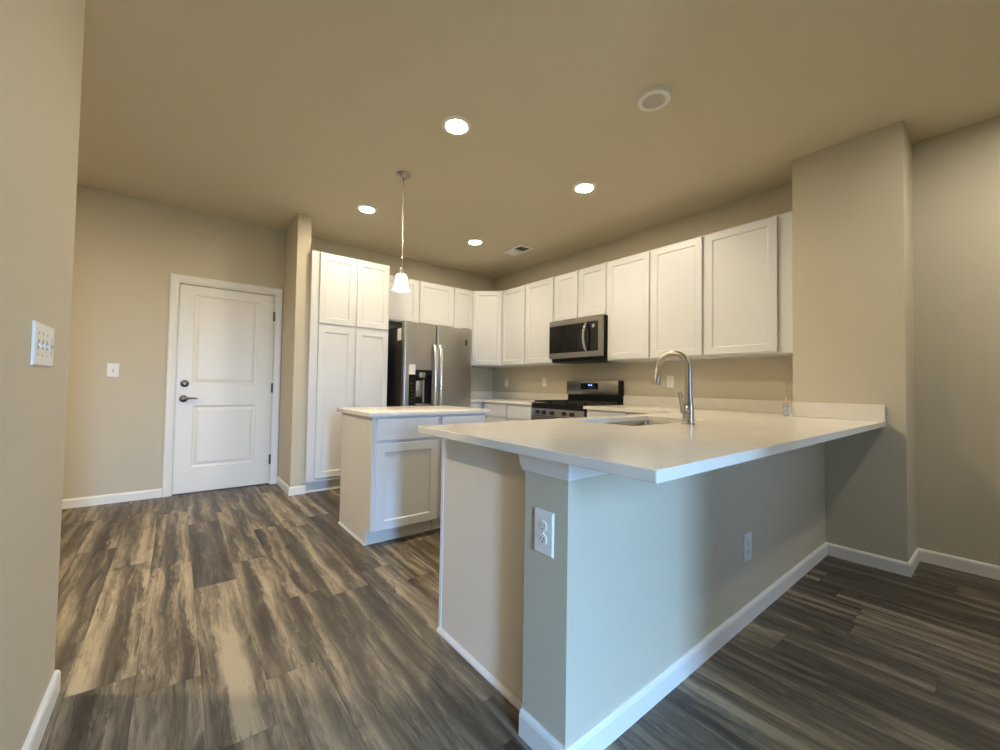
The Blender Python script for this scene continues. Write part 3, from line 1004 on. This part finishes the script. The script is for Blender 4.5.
# ------------------------------------------------------------------ lights
def can_light(label, x, y, lensm):
    t = thing('recessed_light', label, 'ceiling light', (x, y, H - .0005), group='round recessed ceiling lights')
    bm = bmesh.new()
    if lensm == 'lens_off':
        lathe(bm, [(.095, 0), (.095, -.010), (.089, -.022), (.066, -.027), (.060, -.022), (.060, -.001)], seg=40)
        lens = [(.0595, -.002), (.0595, -.018), (.046, -.0215), (.02, -.0225), (.005, -.0227)]
    else:
        lathe(bm, [(.094, 0), (.094, -.004), (.088, -.010), (.072, -.014), (.066, -.010), (.066, -.001)], seg=40)
        lens = [(.065, -.002), (.065, -.011), (.050, -.0135), (.02, -.0145), (.005, -.0147)]
    obj('trim_ring', bm, 'fixture', t, True)
    bm = bmesh.new()
    lathe(bm, lens, seg=40)
    obj('lens', bm, lensm, t, True)
can_light('lit round ceiling light nearest the camera, upper middle of the photo', 1.366, 2.211, 'lens_on')
can_light('lit round ceiling light in front of the right-hand wall cabinets', 2.629, 2.209, 'lens_on')
can_light('lit round ceiling light left of the pendant rod', 1.380, 3.823, 'lens_back')
can_light('lit round ceiling light farthest back, beside the ceiling vent', 2.674, 3.870, 'lens_back')
can_light('unlit round white ceiling light above the faucet end of the peninsula', 2.108, 1.265, 'lens_off')
can_light('lit round ceiling light in the hall, hidden by the near left wall', -1.05, 2.65, 'lens_hall')
can_light('lit round ceiling light just past the top right edge of the photo', 3.05, -.40, 'lens_dining')

t = thing('pendant_light', 'small pendant lamp with a glowing bell glass shade hanging over the island', 'pendant lamp', (1.376, 3.010, H - .0005))
bm = bmesh.new()
lathe(bm, [(.062, 0), (.062, -.006), (.050, -.020), (.028, -.030), (.010, -.036), (.010, -.048)], seg=32)
obj('canopy', bm, 'nickel', t, True)
bm = bmesh.new()
lathe(bm, [(.0055, -.040), (.0055, -.766)], seg=12)
for z in (-.28, -.53):
    lathe(bm, [(.008, z), (.008, z - .016)], seg=12)
obj('rod', bm, 'nickel', t, True)
bm = bmesh.new()
lathe(bm, [(.012, -.760), (.022, -.768), (.024, -.800), (.036, -.806)], seg=24)
for a in range(3):
    an = math.radians(20 + 120 * a)
    tube(bm, [(.024 * math.cos(an), .024 * math.sin(an), -.795), (.050 * math.cos(an), .050 * math.sin(an), -.795)], .004, 8)
obj('socket_cup', bm, 'nickel', t, True)
bm = bmesh.new()
outer_ = [(.030, -.806), (.039, -.811), (.044, -.830), (.048, -.865), (.054, -.900), (.066, -.924), (.070, -.930)]
inner_ = [(r - .004, z) for r, z in reversed(outer_)]
lathe(bm, outer_ + inner_, seg=36, close=False)
obj('glass_shade', bm, 'shade', t, True)
bm = bmesh.new()
lathe(bm, [(.010, -.807), (.014, -.830), (.028, -.860), (.028, -.880), (.014, -.900), (.004, -.904)], seg=20)
obj('bulb', bm, 'bulb', t, True)

# ceiling vent
t = thing('ceiling_vent', 'small white rectangular ceiling air vent near the corner of the kitchen', 'vent', (3.240, 3.760, H - .0005))
hw, hl = .105, .170
bm = bmesh.new()
for (a, b, c, d) in ((-hw, hw, -hl, -hl + .030), (-hw, hw, hl - .030, hl), (-hw, -hw + .030, -hl + .030, hl - .030), (hw - .030, hw, -hl + .030, hl - .030)):
    box(bm, a, b, c, d, -.010, 0)
box(bm, -hw + .030, hw - .030, -.006, .006, -.009, -.001)
obj('frame', bm, 'fixture', t)
bxo('duct_opening', (-hw + .030, hw - .030, -hl + .030, hl - .030, -.001, -.0002), 'slot', t)
for side, tilt in ((-1, -1), (1, 1)):
    for i in range(6):
        y = side * (.018 + i * .021)
        bm = bmesh.new()
        prism(bm, [(y - .007 * tilt, -.002), (y - .007 * tilt + .002, -.002), (y + .006 * tilt + .002, -.009), (y + .006 * tilt, -.009)], 0, -hw + .030, hw - .030)
        obj('louver', bm, 'fixture', t)

# ------------------------------------------------------------------ outlets and switches (local: plate in x-z plane, front -y)
def plate_mesh(w, h):
    bm = bmesh.new()
    loops = []
    for o, y in ((0, 0), (0, -.0025), (.0035, -.006)):
        loops.append([bm.verts.new(p) for p in ((-w / 2 + o, y, -h / 2 + o), (w / 2 - o, y, -h / 2 + o), (w / 2 - o, y, h / 2 - o), (-w / 2 + o, y, h / 2 - o))])
    for a, b in zip(loops, loops[1:]):
        for i in range(4):
            bm.faces.new((a[i], a[(i + 1) % 4], b[(i + 1) % 4], b[i]))
    bm.faces.new(loops[-1]); bm.faces.new(list(reversed(loops[0])))
    return bm

def outlet(label, loc, rotz, w=.074, h=.120):
    t = thing('wall_outlet', label, 'outlet', loc, rotz, 'white wall outlets')
    obj('cover_plate', plate_mesh(w, h), 'plate', t)
    for s in (-1, 1):
        bm = bmesh.new()
        pts = [(.0165 * math.cos(a), .0165 * math.sin(a)) for a in [math.radians(25 + 130 * i / 8) for i in range(9)]]
        pts += [(-x, -z) for x, z in pts]
        prism(bm, [(x * 1.05, z + s * .0195) for x, z in pts], 1, -.0085, -.0055)
        f = obj('receptacle', bm, 'plate', t)
        bm = bmesh.new()
        box(bm, -.0075, -.0052, -.0090, -.0083, s * .0195 - .001, s * .0195 + .007)
        box(bm, .0052, .0075, -.0090, -.0083, s * .0195 - .001, s * .0195 + .006)
        lathe(bm, [(.0027, -.0090), (.0027, -.0083)], (0, 0, s * .0195 - .0075), 10, axis=1)
        obj('slot', bm, 'slot', f)
    bm = bmesh.new(); lathe(bm, [(.003, -.0072), (.003, -.0055)], (0, 0, 0), 10, axis=1)
    obj('screw', bm, 'plate', t)
    return t
outlet('large white outlet on the end of the peninsula half wall', (PX0 - .0005, .887, .654), FACE_W, .080, .132)
outlet('white outlet low on the daylit front of the peninsula half wall', (2.154, PW0 - .0005, .347), 0, .080, .128)
outlet('white outlet above the worktop in the far corner, nearest the refrigerator', (XW - .0005, 4.665, 1.150), FACE_W)
outlet('white outlet on the wall just left of the range', (XW - .0005, 3.875, 1.160), FACE_W)
outlet('white outlet on the wall behind the faucet', (XW - .0005, 2.105, 1.168), FACE_W)

t = thing('light_switch', 'single white toggle switch on the back wall left of the white door', 'switch', (-.445, YB - .0005, 1.182))
obj('cover_plate', plate_mesh(.080, .122), 'plate', t)
bm = bmesh.new(); box(bm, -.005, .005, -.0065, -.0055, -.012, .012)
obj('toggle_slot', bm, 'grey_plastic', t)
bm = bmesh.new(); prism(bm, [(-.006, -.004), (-.0175, .005), (-.0165, .009), (-.006, .004)], 0, -.0035, .0035)
obj('toggle', bm, 'plate', t)
# four-gang plate on the left wall, front looks to +x
t = thing('switch_plate', 'wide white four-gang switch plate on the near left wall', 'switch', (LX + .0005, 1.702, 1.188), math.pi / 2)
obj('cover_plate', plate_mesh(.212, .118), 'plate', t)
for i in range(3):
    x = -.069 + i * .046
    bm = bmesh.new(); box(bm, x - .0065, x + .0065, -.0066, -.0057, -.013, .013)
    obj('toggle_slot', bm, 'grey_plastic', t)
    bm = bmesh.new(); prism(bm, [(-.006, .003), (-.0135, -.006), (-.0125, -.0105), (-.006, -.004)], 0, x - .0045, x + .0045)
    obj('toggle', bm, 'plate', t)
    for s in (-1, 1):
        bm = bmesh.new()
        lathe(bm, [(.003, -.0072), (.003, -.0055)], (x, 0, s * .030), 10, axis=1)
        obj('screw', bm, 'nickel', t)
x = .069
bm = bmesh.new(); box(bm, x - .0165, x + .0165, -.0064, -.0056, -.033, .033)
obj('slider_recess', bm, 'plate', t)
bm = bmesh.new(); box(bm, x + .004, x + .0085, -.0068, -.0062, -.029, .029)
obj('slider_track', bm, 'grey_plastic', t)
bm = bmesh.new(); box(bm, x + .001, x + .0115, -.0092, -.0062, -.004, .006, .001, 1)
obj('slider_knob', bm, 'grey_plastic', t)

bpy.context.view_layer.update()
